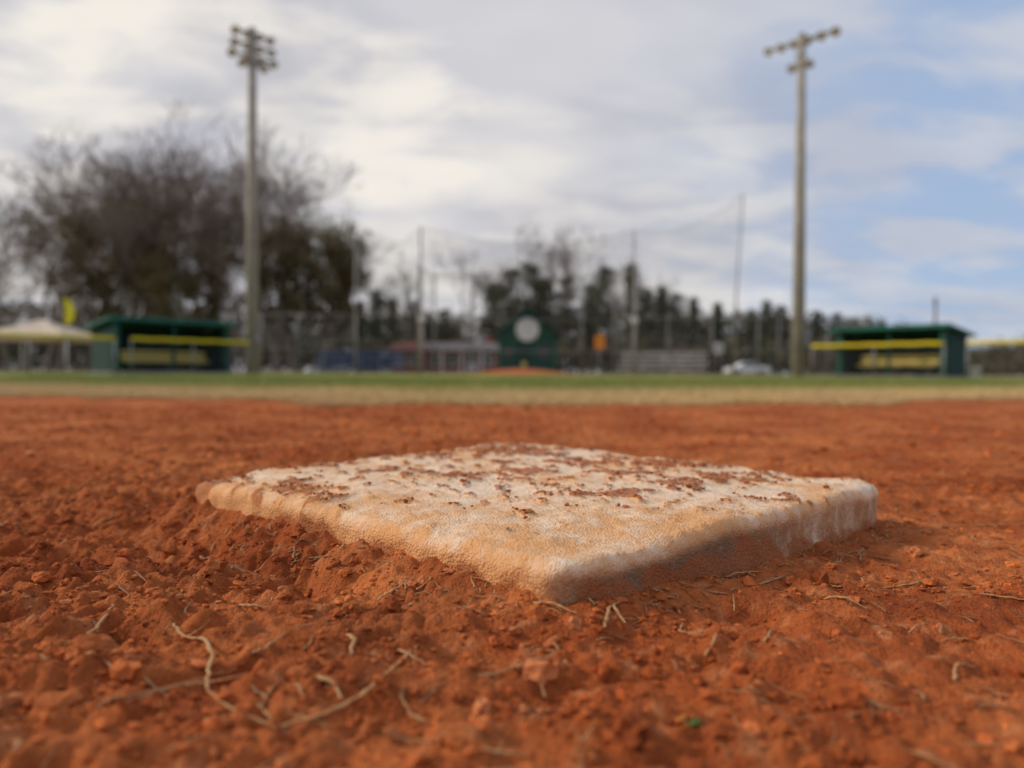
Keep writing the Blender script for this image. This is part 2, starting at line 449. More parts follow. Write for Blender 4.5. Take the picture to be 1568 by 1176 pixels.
a_, f_, t_ = scatter_blobs(np.stack([px, py, pz-rad*.05], 1), rad, 1, .5)
add_obj('dirt_crumbs', mesh_np('dirt_crumbs', a_, f_, cm_, False, {'col': t_*.75}))

# ------------------------------------------------------------------ straw / dead grass litter
sm, nt, b = new_mat('dry_straw', .75, .2)
oc = objcoord(nt)
c = mix(nt, attr(nt, 'tone'), (.56,.33,.145), (.18,.065,.028))
c = mix(nt, math_(nt, 'MULTIPLY', mrange(nt, noise(nt, oc, 150, 3), .38, .65), .65), c, (.38,.13,.045))
nt.links.new(c, b.inputs['Base Color'])
SV = []; SF = []; ST = []; so_ = 0
def strand(pts, r, tone, ends=.3, sm_=3):
    global so_
    pts = np.array(pts, float)
    n = max(6, int(len(pts)*5)); tt = np.linspace(0, len(pts)-1, n)
    q = np.stack([np.interp(tt, np.arange(len(pts)), pts[:, i]) for i in range(3)], 1)
    for _ in range(sm_): q[1:-1] = (q[:-2]+2*q[1:-1]+q[2:])/4
    q += rng.normal(0, r*.25, q.shape)
    d = np.gradient(q, axis=0); d /= np.linalg.norm(d, axis=1)[:, None]+1e-9
    up = np.array([0, 0, 1.]); s = np.cross(d, up); s /= np.linalg.norm(s, axis=1)[:, None]+1e-9; t2 = np.cross(s, d)
    R = r*np.interp(np.linspace(0, 1, n), [0, .1, .6, 1], [ends+.3, 1, .8, ends])*(1+.2*rng.normal(0, 1, n).clip(-1, 1))
    for kx in range(5):
        a = 2*math.pi*kx/5
        SV.append(q+(s*math.cos(a)+t2*math.sin(a)*.5)*R[:, None])
    i = np.arange(n-1)
    for kx in range(5):
        k2 = (kx+1) % 5
        SF.append(np.stack([so_+kx*n+i, so_+k2*n+i, so_+k2*n+i+1, so_+kx*n+i+1], 1))
    ST.append(np.full(n*5, tone)); so_ += n*5
def gstrand(xy, r, tone, arch=.0015, sm_=4):
    n = len(xy); xy = np.array(xy, float)
    z = height(xy[:, 0], xy[:, 1]); zz = np.maximum(z, z.mean()-.0003)+r*.6+arch*np.sin(np.linspace(0, math.pi, n))
    strand(np.column_stack([xy, zz]), r, tone, sm_=sm_)
main = [([(-.150,.283),(-.160,.292),(-.166,.300),(-.170,.315),(-.176,.340),(-.184,.36)], .0015, .45),
 ([(-.1436,.332),(-.133,.318),(-.118,.304),(-.110,.287),(-.104,.265),(-.0886,.245),(-.069,.234)], .00105, .2),
 ([(-.069,.234),(-.057,.238),(-.049,.252),(-.043,.268),(-.039,.286),(-.0326,.315)], .0010, .1),
 ([(-.052,.307),(-.040,.292),(-.030,.28)], .0010, .1), ([(-.012,.271),(-.004,.271),(.004,.276),(.014,.282),(.019,.298)], .0009, .45),
 ([(-.111,.265),(-.100,.264),(-.088,.261)], .0008, .3), ([(-.121,.245),(-.115,.265),(-.104,.283)], .0008, .55), ([(-.135,.255),(-.118,.262),(-.10,.285)], .0008, .65),
 ([(-.198,.50),(-.172,.46),(-.135,.425)], .0016, 1.0), ([(-.222,.43),(-.20,.40),(-.185,.385)], .0012, .9), ([(-.235,.44),(-.205,.425),(-.18,.39)], .0010, .9),
 ([(.010,.34),(.02,.335),(.0275,.327)], .0011, .15), ([(-.065,.31),(-.060,.30),(-.057,.277)], .0012, .2), ([(-.066,.266),(-.060,.262),(-.055,.252)], .0012, .2),
 ([(-.062,.36),(-.055,.37),(-.048,.385)], .0010, .3), ([(.038,.318),(.042,.335),(.045,.345)], .0011, .2), ([(.048,.325),(.044,.34),(.05,.352)], .0008, .15),
 ([(.115,.42),(.125,.425),(.14,.43)], .0011, .1), ([(.118,.43),(.12,.415),(.128,.405)], .0010, .2), ([(.105,.415),(.115,.428),(.13,.44)], .0009, .2), ([(.13,.41),(.142,.415),(.15,.425)], .0008, .1),
 ([(.150,.375),(.158,.37),(.165,.362)], .0011, .2), ([(-.125,.36),(-.118,.355),(-.11,.352)], .0010, .2), ([(.16,.28),(.166,.29),(.175,.294)], .0009, .2),
 ([(.006,.31),(.012,.30),(.03,.30)],.0007,.3),([(.075,.34),(.07,.325),(.09,.32)],.0007,.3),([(-.13,.275),(-.12,.272),(-.105,.275)],.0007,.3),([(.075,.30),(.082,.31),(.085,.33)],.0009,.4),
 ([(.33,.62),(.35,.615),(.37,.62)],.0010,.2),([(.37,.63),(.40,.625),(.44,.64)],.0010,.2),([(.20,.42),(.22,.425),(.235,.44)],.0008,.3),([(.24,.40),(.25,.385),(.27,.38)],.0008,.3),([(.22,.30),(.21,.31),(.205,.33)],.0008,.4)]
for xy, r, t_ in main: gstrand(xy, r, t_)
for i in range(1500):
    y = .2+rng.uniform(0, 1)**1.3*2.4; x = rng.uniform(-.7, .7)*(y+.1)
    u, v = base_local(np.array(x), np.array(y))
    if max(abs(u), abs(v)) < BH+.012: continue
    L = rng.uniform(.003, .016)*(1+.7*y); a = rng.uniform(0, math.pi); cvx = rng.normal(0, .05)
    pts = [(x-math.cos(a)*L/2, y-math.sin(a)*L/2), (x-math.sin(a)*L*cvx, y+math.cos(a)*L*cvx), (x+math.cos(a)*L/2, y+math.sin(a)*L/2)]
    gstrand(pts, rng.uniform(.00022, .0007)*(1+.7*y), rng.uniform(.1, .9), rng.uniform(0, .001), 1)
for i in range(240):
    s = rng.uniform(-1, 1)
    if i % 2: lx, ly = s, -1-rng.uniform(.01, .14)
    else: lx, ly = -1-rng.uniform(.01, .14), s
    x = BC[0]+lx*EU[0]+ly*EV[0]; y = BC[1]+lx*EU[1]+ly*EV[1]
    L = rng.uniform(.003, .011); a = rng.uniform(0, math.pi)
    gstrand([(x-math.cos(a)*L/2, y-math.sin(a)*L/2), (x, y), (x+math.cos(a)*L/2, y+math.sin(a)*L/2)], rng.uniform(.0003, .0007), rng.uniform(0, .7), .001, 1)
add_obj('straw_litter', mesh_np('straw_litter', np.concatenate(SV), np.concatenate(SF), sm, True, {'tone': np.concatenate(ST)}))
spm = weathered('sprout_green', (.10,.17,.03))
mb = MB()
for a in (-.5, .2, .9, 2.2):
    mb.tube([(0,0,0),(.002*math.cos(a),.002*math.sin(a),.0015),(.005*math.cos(a),.004*math.sin(a),.0015)], [.0004,.0006,.0002], spm, 5)
single('grass_sprout', mb, (.056,.243,float(height(.056,.243))))

# ------------------------------------------------------------------ turf blades
N = 220000
d0 = rng.uniform(0, 1, N)
depth = 13*(d0**2.3)
xx = rng.uniform(-1, 1, N)*(.72*(depth+3.4)+.6)
yy = edge_y(xx)+depth-.12+.25*fbm(xx/.5, depth*.0+7.3, 3, 60)
cl = perlin(xx/.16, yy/.16, 61)+.5*perlin(xx/.05, yy/.05, 62)
keep = (rng.uniform(-.8, .6, N) < cl+.4*sstep(0, 1.0, depth)+.1)
xx, yy, depth = xx[keep], yy[keep], depth[keep]; n = len(xx)
hgt = rng.uniform(.008, .024, n)*(1+.02*depth); wd = rng.uniform(.0012, .0026, n)*(1+.25*depth)
a = rng.uniform(0, 6.28, n); lean = rng.normal(0, .9, (n, 2))*hgt[:, None]
z0 = height(xx, yy)-.002
Vg = np.empty((n, 3, 3))
Vg[:, 0] = np.stack([xx-np.cos(a)*wd, yy-np.sin(a)*wd, z0], 1)
Vg[:, 1] = np.stack([xx+np.cos(a)*wd, yy+np.sin(a)*wd, z0], 1)
Vg[:, 2] = np.stack([xx+lean[:, 0], yy+lean[:, 1], z0+hgt], 1)
gfac = np.clip(sstep(.8, 4.5, depth)*.92+.5*perlin(xx/.8, yy/.8, 63)*sstep(.3,2,depth)+rng.normal(0, .15, n), 0, 1)[:, None]
straw = np.array([.72,.51,.25])*rng.uniform(.6, 1.15, (n, 1)); grn = np.array([.19,.25,.045])*rng.uniform(.6, 1.3, (n, 1))
cg = np.repeat(straw*(1-gfac)+grn*gfac, 3, 0)
tm, nt, b = new_mat('turf_blades', .7, .2); nt.links.new(attr(nt, 'col', 'Color'), b.inputs['Base Color'])
add_obj('infield_grass', mesh_np('infield_grass', Vg.reshape(-1, 3), np.arange(3*n).reshape(-1, 3), tm, False, {'col': cg}))

# ------------------------------------------------------------------ materials for structures
galv = weathered('galvanised_steel', (.34,.33,.31), .5, 4, .3, metallic=.2)
darksteel = weathered('dark_steel', (.10,.11,.11), .6, 4)
wire = weathered('chain_link_wire', (.12,.12,.115), .6, 2)
netm = weathered('net_cord', (.05,.05,.055), .8, 2)
yellow = weathered('yellow_plastic_cap', (.78,.60,.02), .5, 3, .15)
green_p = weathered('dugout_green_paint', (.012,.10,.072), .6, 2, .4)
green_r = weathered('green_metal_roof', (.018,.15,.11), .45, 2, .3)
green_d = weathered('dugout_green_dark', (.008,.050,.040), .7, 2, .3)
bench_y = weathered('bench_yellow', (.85,.66,.18), .6, 3, .2)
polem = weathered('light_pole_concrete', (.40,.37,.30), .8, 1.2, .3)
lampm = weathered('floodlight_housing', (.52,.52,.50), .45, 3)
glass = weathered('floodlight_lens', (.60,.60,.56), .2, 3, .1, spec=.6)
white = weathered('white_paint', (.78,.78,.76), .5, 2, .12)
tan = weathered('canopy_canvas', (.66,.54,.41), .8, 1, .18)
blueb = weathered('bleacher_blue', (.05,.13,.27), .5, 2, .3)
alu = weathered('bleacher_aluminium', (.62,.57,.52), .5, 2, .2, metallic=.0)
orange = weathered('orange_sign_paint', (.90,.32,.02), .5, 3, .1)
conc = weathered('concrete', (.34,.32,.29), .85, 2)
darkglass = weathered('window_glass', (.03,.035,.04), .15, 2, .2, spec=.6)

# ------------------------------------------------------------------ chain link panel
def chainlink(mb, p0, p1, z0, z1, mat, sp=.085, w=.0021):
    p0 = Vector((*p0, 0)); p1 = Vector((*p1, 0)); L = (p1-p0).length; d = (p1-p0)/L; nrm = Vector((-d.y, d.x, 0)); H = z1-z0
    n = int((L+H)/sp)
    V = []; F = []
    def clip(a, b_):
        (x0, y0), (x1, y1) = a, b_
        if x0 > x1: x0, y0, x1, y1 = x1, y1, x0, y0
        if x1 <= 0 or x0 >= L: return None
        if x0 < 0: y0 += (y1-y0)*(0-x0)/(x1-x0); x0 = 0
        if x1 > L: y1 = y0+(y1-y0)*(L-x0)/(x1-x0); x1 = L
        return (x0, y0), (x1, y1)
    for sgn in (1, -1):
        for i in range(n+1):
            s = i*sp-H if sgn == 1 else i*sp
            c = clip((s, 0.0), (s+sgn*H, H))
            if not c: continue
            (x0, y0), (x1, y1) = c
            A = p0+d*x0+Vector((0,0,z0+y0)); B = p0+d*x1+Vector((0,0,z0+y1))
            t = (B-A)
            if t.length < .01: continue
            ns = max(1, int(t.length/.8)); A0 = A; T = t
            t = t.normalized(); s1 = t.cross(nrm)*w; s2 = nrm*w
            for q in range(ns):
                A = A0+T*(q/ns); B = A0+T*((q+1)/ns)
                o = len(V)
                V += [A+s1, A-s1*.5+s2, A-s1*.5-s2, B+s1, B-s1*.5+s2, B-s1*.5-s2]
                F += [(o,o+1,o+4,o+3),(o+1,o+2,o+5,o+4),(o+2,o,o+3,o+5)]
    mb.add(V, F, mat)
def lerp(a, b, t): return (a[0]+(b[0]-a[0])*t, a[1]+(b[1]-a[1])*t)

def low_fence(name, A, B, nposts, H=1.2):
    mb = MB()
    chainlink(mb, A, B, .04, H-.02, wire)
    for i in range(nposts+1):
        p = lerp(A, B, i/nposts)
        mb.tube([(p[0],p[1],-.05),(p[0],p[1],H-.03)], .032, galv, 8)
        mb.tube([(p[0],p[1],H-.03),(p[0],p[1],H+.02)], .036, galv, 8)
    mb.tube([(A[0],A[1],.06),(B[0],B[1],.06)], .012, galv, 6)
    n = 16; pts = []
    for i in range(n+1):
        q = lerp(A, B, i/n); pts.append((q[0], q[1], H+.012*math.sin(i*1.9)))
    mb.tube(pts, .068, yellow, 10)
    single(name, mb)
low_fence('chain_link_fence', (-22.0,16.9), (-13.45,26.55), 5)
low_fence('chain_link_fence', (-13.1,26.95), (-10.15,30.25), 2)
low_fence('chain_link_fence', (11.85,30.95), (15.0,27.25), 2)
low_fence('chain_link_fence', (15.5,26.7), (22.5,18.5), 5)

# dugouts -------------------------------------------------------------
def dugout(name, A, B, nrm, hf, hr, dep=2.2):
    A = Vector((*A, 0)); B = Vector((*B, 0)); d = (B-A).normalized(); L = (B-A).length
    n = Vector((*nrm, 0)).normalized(); rz = math.atan2(d.y, d.x); C = (A+B)/2
    sgn = 1 if Vector((-d.y, d.x, 0)).dot(n) > 0 else -1
    P = {k: MB() for k in ('back_wall', 'side_walls', 'roof', 'posts', 'bench', 'floor_slab')}
    y = lambda t: t*sgn
    P['floor_slab'].box((0, y(dep/2), .03), (L+.2, dep+.2, .1), conc)
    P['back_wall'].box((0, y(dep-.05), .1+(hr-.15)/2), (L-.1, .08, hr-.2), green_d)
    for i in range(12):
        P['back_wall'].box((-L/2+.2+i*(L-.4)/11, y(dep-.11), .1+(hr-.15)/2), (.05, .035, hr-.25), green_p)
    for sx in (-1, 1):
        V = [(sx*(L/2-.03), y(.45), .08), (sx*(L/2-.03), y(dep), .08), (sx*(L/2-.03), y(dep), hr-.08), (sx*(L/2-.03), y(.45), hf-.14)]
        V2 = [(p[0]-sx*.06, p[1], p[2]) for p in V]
        P['side_walls'].add(V+V2, [(0,1,2,3),(7,6,5,4),(0,4,5,1),(1,5,6,2),(2,6,7,3),(3,7,4,0)], green_d)  # shade of the open dugout ends put into the dark green
    for px in (-L/2+.08, L/2-.08):
        P['posts'].box((px, y(.12), (hf-.1)/2), (.20, .16, hf-.1), green_p, bev=.01)
    P['posts'].box((0, y(.12), (hf-.1)/2), (.10, .10, hf-.1), green_p, bev=.01)
    ov = .22; y0, y1 = -ov, dep+ov
    def rz_(t): return hf+(hr-hf)*(t/dep)
    V = []
    for t in (y0, y1):
        for sx in (-1, 1):
            for dz in (-.05, .02): V.append((sx*(L/2+ov), y(t), rz_(t)+dz))
    P['roof'].add(V, [(0,1,3,2),(4,6,7,5),(0,4,5,1),(2,3,7,6),(1,5,7,3),(0,2,6,4)], green_r)
    nr = 14
    for i in range(nr+1):
        xx = -(L/2+ov)+.03+i*(L+2*ov-.06)/nr
        P['roof'].tube([(xx, y(y0), rz_(y0)+.035), (xx, y(y1), rz_(y1)+.035)], .022, green_r, 5)
    P['roof'].box((0, y(y0-.02), rz_(y0)-.04), (L+2*ov+.05, .035, .13), green_r)
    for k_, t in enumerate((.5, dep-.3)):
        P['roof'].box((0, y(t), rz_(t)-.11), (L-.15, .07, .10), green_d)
    for zc_, yy_, h_ in ((.42, .75, .07), (.55, .98, .16), (.74, 1.00, .12)):
        P['bench'].box((0, y(yy_), zc_+.03), (L-1.0, .34 if h_ < .1 else .04, h_), bench_y, bev=.008)
    for px in (-L/2+.8, 0, L/2-.8):
        P['bench'].box((px, y(.75), .25), (.06, .28, .33), darksteel)
        P['bench'].box((px, y(1.05), .46), (.05, .05, .78), darksteel)
    return group(name, P, loc=tuple(C), rz=rz)
dugout('dugout', (-13.55,26.75), (-10.75,29.85), (-.74,.67), 1.90, 1.64)
dugout('dugout', (12.55,30.35), (15.1,27.4), (.757,.653), 1.84, 1.58)

# tall fence and backstop -------------------------------------------------
YF = 40.0
X_ = lambda px, d=YF: (px-784)/1200*d
mb = MB()
def tall_run(mb, xa, xb, H, posts, y=YF):
    chainlink(mb, (xa, y), (xb, y), .03, H, wire, sp=.11)
    for z in (H, 1.28, .08): mb.tube([(xa,y,z),(xb,y,z)], .022, galv, 6)
    for p in posts: mb.tube([(p,y,-.1),(p,y,H+.05)], .04, galv, 8)
tall_run(mb, X_(345), X_(640), 3.0, [X_(p) for p in (345,400,455,545)])
single('tall_chain_link_fence', mb)
mb = MB()
tall_run(mb, X_(975), X_(1310), 2.95, [X_(p) for p in (1022,1090,1160,1192,1267,1310)])
single('tall_chain_link_fence', mb)
mb = MB()
bp = [(X_(640),YF),(X_(665,43.5),43.5),(X_(940,43.5),43.5),(X_(973),YF)]
for i in range(3):
    a, c = bp[i], bp[i+1]
    chainlink(mb, a, c, .03, 5.45, wire, sp=.13)
    for z in (.08, 1.3, 3.0, 5.45): mb.tube([(*a,z),(*c,z)], .025 if z < 5 else .035, galv, 6)
for p in bp: mb.tube([(*p,-.1),(*p,5.6)], .055, galv, 8)
for px in (722, 890):
    mb.tube([(X_(px,43.5),43.5,-.1),(X_(px,43.5),43.5,5.5)], .045, galv, 8)
single('backstop_fence', mb)
mb = MB()
tp = [((X_(543),YF+.2), 7.0), ((X_(645),YF-.4), 7.4), ((X_(968),YF-.4), 7.3), ((X_(1122,38.5),38.5), 8.9)]
for (p, h), r in zip(tp, (.045,.065,.05,.045)):
    lean = .42 if p[0] > 9 else 0.0
    mb.tube([(p[0],p[1],-.1),(p[0]+lean*.4,p[1],h*.5),(p[0]+lean,p[1],h)], [r*1.15,r,r*.8], galv, 8)
def net(mb, p, q, hp, hq, zb=3.0, lean=0.0):
    L = math.hypot(q[0]-p[0], q[1]-p[1]); n = int(L/.16); rows = 30; V = []; F = []
    def top(t): return hp+(hq-hp)*t-.75*4*t*(1-t)
    def pt(t, s):
        xy = lerp(p, q, t); z = zb+(top(t)-zb)*s
        return Vector((xy[0]+lean*t*z/hq, xy[1]+.12*math.sin(t*3.1*3)*math.sin(s*3.1), z))
    wd = .0035
    def seg(A, B):
        t = (B-A).normalized(); s1 = t.cross(Vector((0,1,0))).normalized()*wd; s2 = Vector((0,wd,0)); o = len(V)
        V.extend([A+s1,A-s1,B-s1,B+s1,A+s2,A-s2,B-s2,B+s2]); F.extend([(o,o+1,o+2,o+3),(o+4,o+5,o+6,o+7)])
    for i in range(n+1):
        for j in range(5): seg(pt(i/n, j/5), pt(i/n, (j+1)/5))
    for j in range(rows+1):
        for i in range(12): seg(pt(i/12, j/rows), pt((i+1)/12, j/rows))
    mb.add(V, F, netm)
    mb.tube([pt(i/16, 1) for i in range(17)], .012, netm, 5)
net(mb, tp[0][0], tp[1][0], 7.0, 7.4)
net(mb, tp[1][0], tp[2][0], 7.4, 7.3, 4.6)
net(mb, tp[2][0], tp[3][0], 7.3, 8.9, 3.0, .42)
single('backstop_netting', mb)

def post_lamp(px, d):
    mb = MB()
    mb.tube([(0,0,-.1),(0,0,2.65)], .05, galv, 8)
    mb.box((0,-.05,2.7), (.34,.26,.24), white, bev=.03)
    mb.box((0,-.19,2.69), (.26,.03,.16), glass, bev=.01)
    mb.tube([(0,0,2.5),(0,-.02,2.6)], .07, white, 8)
    single('post_floodlight', mb, (X_(px,d), d, 0))
post_lamp(646, 38.6); post_lamp(971, 38.8)

# light poles -------------------------------------------------------------
def light_pole(px, d, H, ang, tiers):
    P = {k: MB() for k in ('pole', 'crossarms', 'floodlights')}
    P['pole'].tube([(0,0,-.2),(0,0,H*.5),(0,0,H+.35)], [.29,.225,.15], polem, 14)
    P['pole'].box((.29,-.05,1.5), (.22,.3,.5), galv, bev=.02)
    P['pole'].tube([(.02,-.31,0),(.02,-.24,H*.5),(.02,-.17,H)], .025, galv, 6)
    ca, sa = math.cos(ang), math.sin(ang)
    face = Vector((sa, -ca, 0))
    if face.y > 0: face = -face
    for z, hl, nl, up in tiers:
        P['crossarms'].tube([(-ca*hl,-sa*hl,z),(ca*hl,sa*hl,z)], .075, lampm, 6)
        P['crossarms'].tube([(-ca*hl*.5,-sa*hl*.5,z),(0,0,z-.4)], .025, galv, 6)
        P['crossarms'].tube([(ca*hl*.5,sa*hl*.5,z),(0,0,z-.4)], .025, galv, 6)
        for i in range(nl):
            t = (i/(nl-1)*2-1)*hl*.95 if nl > 1 else 0
            c = Vector((ca*t, sa*t, z+up))
            ax = (face*.85+Vector((0,0,-.8))+Vector((ca,sa,0))*t*.2).normalized()
            P['floodlights'].tube([(ca*t, sa*t, z), tuple(c)], .035, galv, 6)
            s_ = .72
            P['floodlights'].lathe([(.0,-.26*s_),(.09*s_,-.25*s_),(.12*s_,-.10*s_),(.20*s_,.02*s_),(.27*s_,.17*s_),(.285*s_,.2*s_),(.27*s_,.2*s_)], c, ax, lampm, 16)
            P['floodlights'].lathe([(.268*s_,.185*s_),(.15*s_,.205*s_),(.0,.21*s_)], c, ax, glass, 16)
    group('stadium_light_pole', P, (X_(px,d), d, 0))
light_pole(386, 33, 14.1, math.radians(45), [(14.2,.80,4,.0),(13.25,.95,4,-.0),(13.7,.85,4,.0),(12.95,.5,2,0)])
light_pole(1222, 33, 14.0, math.radians(-45), [(14.05,1.5,6,.0),(13.05,.40,3,.0),(13.4,.2,1,.0)])

# canopy tent ---------------------------------------------------
mb = MB(); hw, hd, ev, pk = 2.75, 2.4, 2.05, 3.0
n = 8; V = []; F = []
rings = [(1,ev-.28),(1,ev),(.66,ev+.27),(.33,ev+.60),(.06,pk)]
for s, z in rings:
    for i in range(4):
        for j in range(n):
            a = [(-1,-1),(1,-1),(1,1),(-1,1)][i]; b_ = [(1,-1),(1,1),(-1,1),(-1,-1)][i]
            t_ = j/n; sagz = -.07*4*t_*(1-t_)*(s > .3)
            V.append(((a[0]+(b_[0]-a[0])*t_)*hw*s, (a[1]+(b_[1]-a[1])*t_)*hd*s, z+sagz))
for r in range(len(rings)-1):
    for k_ in range(4*n): F.append((r*4*n+k_, r*4*n+(k_+1)%(4*n), (r+1)*4*n+(k_+1)%(4*n), (r+1)*4*n+k_))
F.append(tuple(range(4*4*n, 5*4*n)))
mb.add(V, F, tan)
for sx in (-1, 1):
    for sy in (-1, 1): mb.tube([(sx*hw*.97, sy*hd*.97, -.1),(sx*hw*.97, sy*hd*.97, ev-.02)], .05, white, 8)
single('canopy_tent', mb, (X_(66,45), 45, 0))
mb = MB(); mb.tube([(0,0,0),(0,0,3.3),(.12,0,3.55)], [.022,.016,.01], galv, 6)
V = []; F = []; zs = np.linspace(2.25, 3.52, 12); wds = [.12,.34,.42,.45,.46,.46,.45,.43,.38,.32,.24,.12]
for z, wd_ in zip(zs, wds):
    for k_ in range(5): V.append((.0+wd_*k_/4, .05*math.sin(k_*1.4+z*3), z))
for i in range(11):
    for k_ in range(4): F.append((i*5+k_, i*5+k_+1, (i+1)*5+k_+1, (i+1)*5+k_))
ylw = weathered('flag_yellow', (.85,.75,.03), .6, 2, .1)
mb.add(V, F, ylw, True)
single('feather_flag', mb, (X_(99,37), 37, 0))

# green booth with clock -----------------------------------------------
P = {k: MB() for k in ('walls', 'roof', 'clock', 'door', 'window', 'trim')}
W, Dp, E, A_ = 3.5, 3.2, 2.5, 4.25
V = [(-W/2,0,0),(W/2,0,0),(W/2,0,E),(0,0,A_-.12),(-W/2,0,E),(-W/2,Dp,0),(W/2,Dp,0),(W/2,Dp,E),(0,Dp,A_-.12),(-W/2,Dp,E)]
P['walls'].add(V, [(0,1,2,3,4),(9,8,7,6,5),(0,4,9,5),(1,6,7,2)], green_p)
for i in range(18): P['walls'].box((-W/2+.1+i*(W-.2)/17, -.012, 1.22), (.03,.02,2.4), green_d)
for sx in (-1, 1):
    a = (0, A_); c = (sx*(W/2+.38), E-.22)
    V = [(a[0],-.35,a[1]),(c[0],-.35,c[1]),(c[0],Dp+.3,c[1]),(a[0],Dp+.3,a[1]),(a[0],-.35,a[1]-.1),(c[0],-.35,c[1]-.1),(c[0],Dp+.3,c[1]-.1),(a[0],Dp+.3,a[1]-.1)]
    P['roof'].add(V, [(0,1,2,3),(7,6,5,4),(0,4,5,1),(1,5,6,2),(2,6,7,3)], green_d)
    for i in range(9):
        y = -.3+i*(Dp+.55)/8
        P['roof'].tube([(a[0],y,a[1]+.02),(c[0],y,c[1]+.02)], .02, green_p, 5)
P['clock'].lathe([(.0,0),(.70,0),(.74,.02),(.74,.10),(.68,.12)], (0,-.02,2.78), (0,-1,0), white, 32)
P['clock'].lathe([(.68,.105),(.0,.11)], (0,-.02,2.78), (0,-1,0), white, 32)
for i in range(12):
    a = i*math.pi/6; P['clock'].box((.58*math.sin(a), -.14, 2.78+.58*math.cos(a)), (.04,.02,.04), darksteel)
P['clock'].box((.0,-.145,2.92), (.025,.02,.30), darksteel); P['clock'].box((.10,-.15,2.78), (.22,.02,.03), darksteel)
P['door'].box((-.15,-.03,.95), (.85,.05,1.9), green_d, bev=.01)
P['door'].box((-.2,-.07,.62), (.28,.03,.30), bench_y, bev=.01)
P['window'].box((1.05,-.03,1.35), (.7,.04,.7), darkglass); P['window'].box((-1.2,-.03,1.35), (.6,.04,.7), darkglass)
for sx in (-1, 1): P['trim'].box((sx*(W/2-.02),-.03,1.22), (.12,.06,2.45), green_r)
P['trim'].box((0,-.05,2.02), (W-.3,.05,.08), green_r)
group('scorers_booth', P, (X_(807,49), 49, 0))

# brick house -----------------------------------------------------------
bk, nt, b = new_mat('red_brick', .85, .2)
oc = objcoord(nt); br_ = nt.nodes.new('ShaderNodeTexBrick'); mpb = nt.nodes.new('ShaderNodeMapping')
mpb.inputs['Rotation'].default_value = (math.radians(90),0,0); nt.links.new(oc, mpb.inputs[0]); nt.links.new(mpb.outputs[0], br_.inputs[0])
br_.inputs['Scale'].default_value = 4; br_.inputs['Color1'].default_value = (.32,.075,.04,1); br_.inputs['Color2'].default_value = (.24,.06,.04,1); br_.inputs['Mortar'].default_value = (.32,.2,.15,1)
nt.links.new(br_.outputs[0], b.inputs['Base Color'])
shing = weathered('roof_shingles', (.30,.25,.23), .9, 2, .3)
shred = weathered('roof_red_brown', (.36,.13,.085), .9, 2, .3)
P = {k: MB() for k in ('walls', 'roof', 'windows', 'door', 'porch', 'chimney')}
W, Dp, E, R_ = 12.0, 7.0, 2.2, 3.1
P['walls'].box((0,Dp/2,E/2), (W,Dp,E), bk)
def hip(mb, x0, x1, y0, y1, e, r, mat, hipx=2.2):
    ym = (y0+y1)/2
    V = [(x0,y0,e),(x1,y0,e),(x1,y1,e),(x0,y1,e),(x0+hipx,ym,r),(x1-hipx,ym,r)]
    mb.add(V, [(0,1,5,4),(1,2,5),(2,3,4,5),(3,0,4),(3,2,1,0)], mat)
hip(P['roof'], -W/2-.5, W/2+.5, -.5, Dp+.5, E+.01, R_, shing, 3.0)
hip(P['roof'], -W/2-.8, -W/2+4.2, -1.9, 3.5, E-.06, R_-.1, shred, 2.0)
P['roof'].box((0,-.53,E-.06), (W+1.1,.06,.10), white)
for x in (-5.2,-3.9,-1.9,-.2,3.3,4.9):
    P['windows'].box((x,-.03,1.25), (1.0,.08,1.1), white, bev=.01)
    for q in (-.23,.23): P['windows'].box((x+q,-.085,1.25), (.34,.04,.85), darkglass)
P['door'].box((1.7,-.04,1.0), (1.0,.08,2.0), white, bev=.01); P['door'].box((1.7,-.1,1.4), (.5,.03,.8), darkglass)
for x in (-2.9,-1.0,.8,2.7): P['porch'].box((x,-1.7,E/2-.05), (.16,.16,E-.15), white)
P['porch'].box((-.1,-.9,.07), (6.2,2.0,.14), conc); P['porch'].box((-.1,-1.1,E-.04), (6.6,1.6,.10), shing)
P['chimney'].box((3.2,4.6,3.1), (.8,.6,1.4), bk)
group('brick_house', P, (X_(695,75), 75, 0), 0)

# bleachers ---------------------------------------------------------------
def bleachers(name, px, d, W, rows, mat, rz, rise=.27):
    mb = MB()
    for r in range(rows):
        y = r*.62; z = .42+r*rise
        mb.box((0,y,z), (W,.26,.045), mat, bev=.008)
        mb.box((0,y-.135,z-.03) , (W,.02,.10), mat)
        mb.box((0,y-.30,z-rise+.02), (W,.26,.035), mat, bev=.006)
    for i in range(5):
        x = -W/2+.3+i*(W-.6)/4; top = .42+(rows-1)*rise; yb = (rows-1)*.62
        mb.tube([(x,-.35,.02),(x,yb+.15,.02)], .03, galv, 6)
        mb.tube([(x,-.3,.15),(x,yb+.1,top-.04)], .03, galv, 6)
        mb.tube([(x,yb+.1,0),(x,yb+.1,top+.02)], .03, galv, 6)
        mb.tube([(x,yb*.5,0),(x,yb*.5,(.15+top)/2)], .025, galv, 6)
        mb.tube([(x,yb*.5,0.02),(x,yb,top-.1)], .02, galv, 6)
    mb.tube([(-W/2+.3,yb+.1,.1),(W/2-.3,yb+.1,top-.05)], .02, galv, 6)
    single(name, mb, (X_(px,d), d, 0), rz)
bleachers('bleachers', 551, 42.5, 4.8, 4, blueb, math.radians(8))
bleachers('bleachers', 1013, 42.0, 4.7, 4, alu, math.radians(-14))

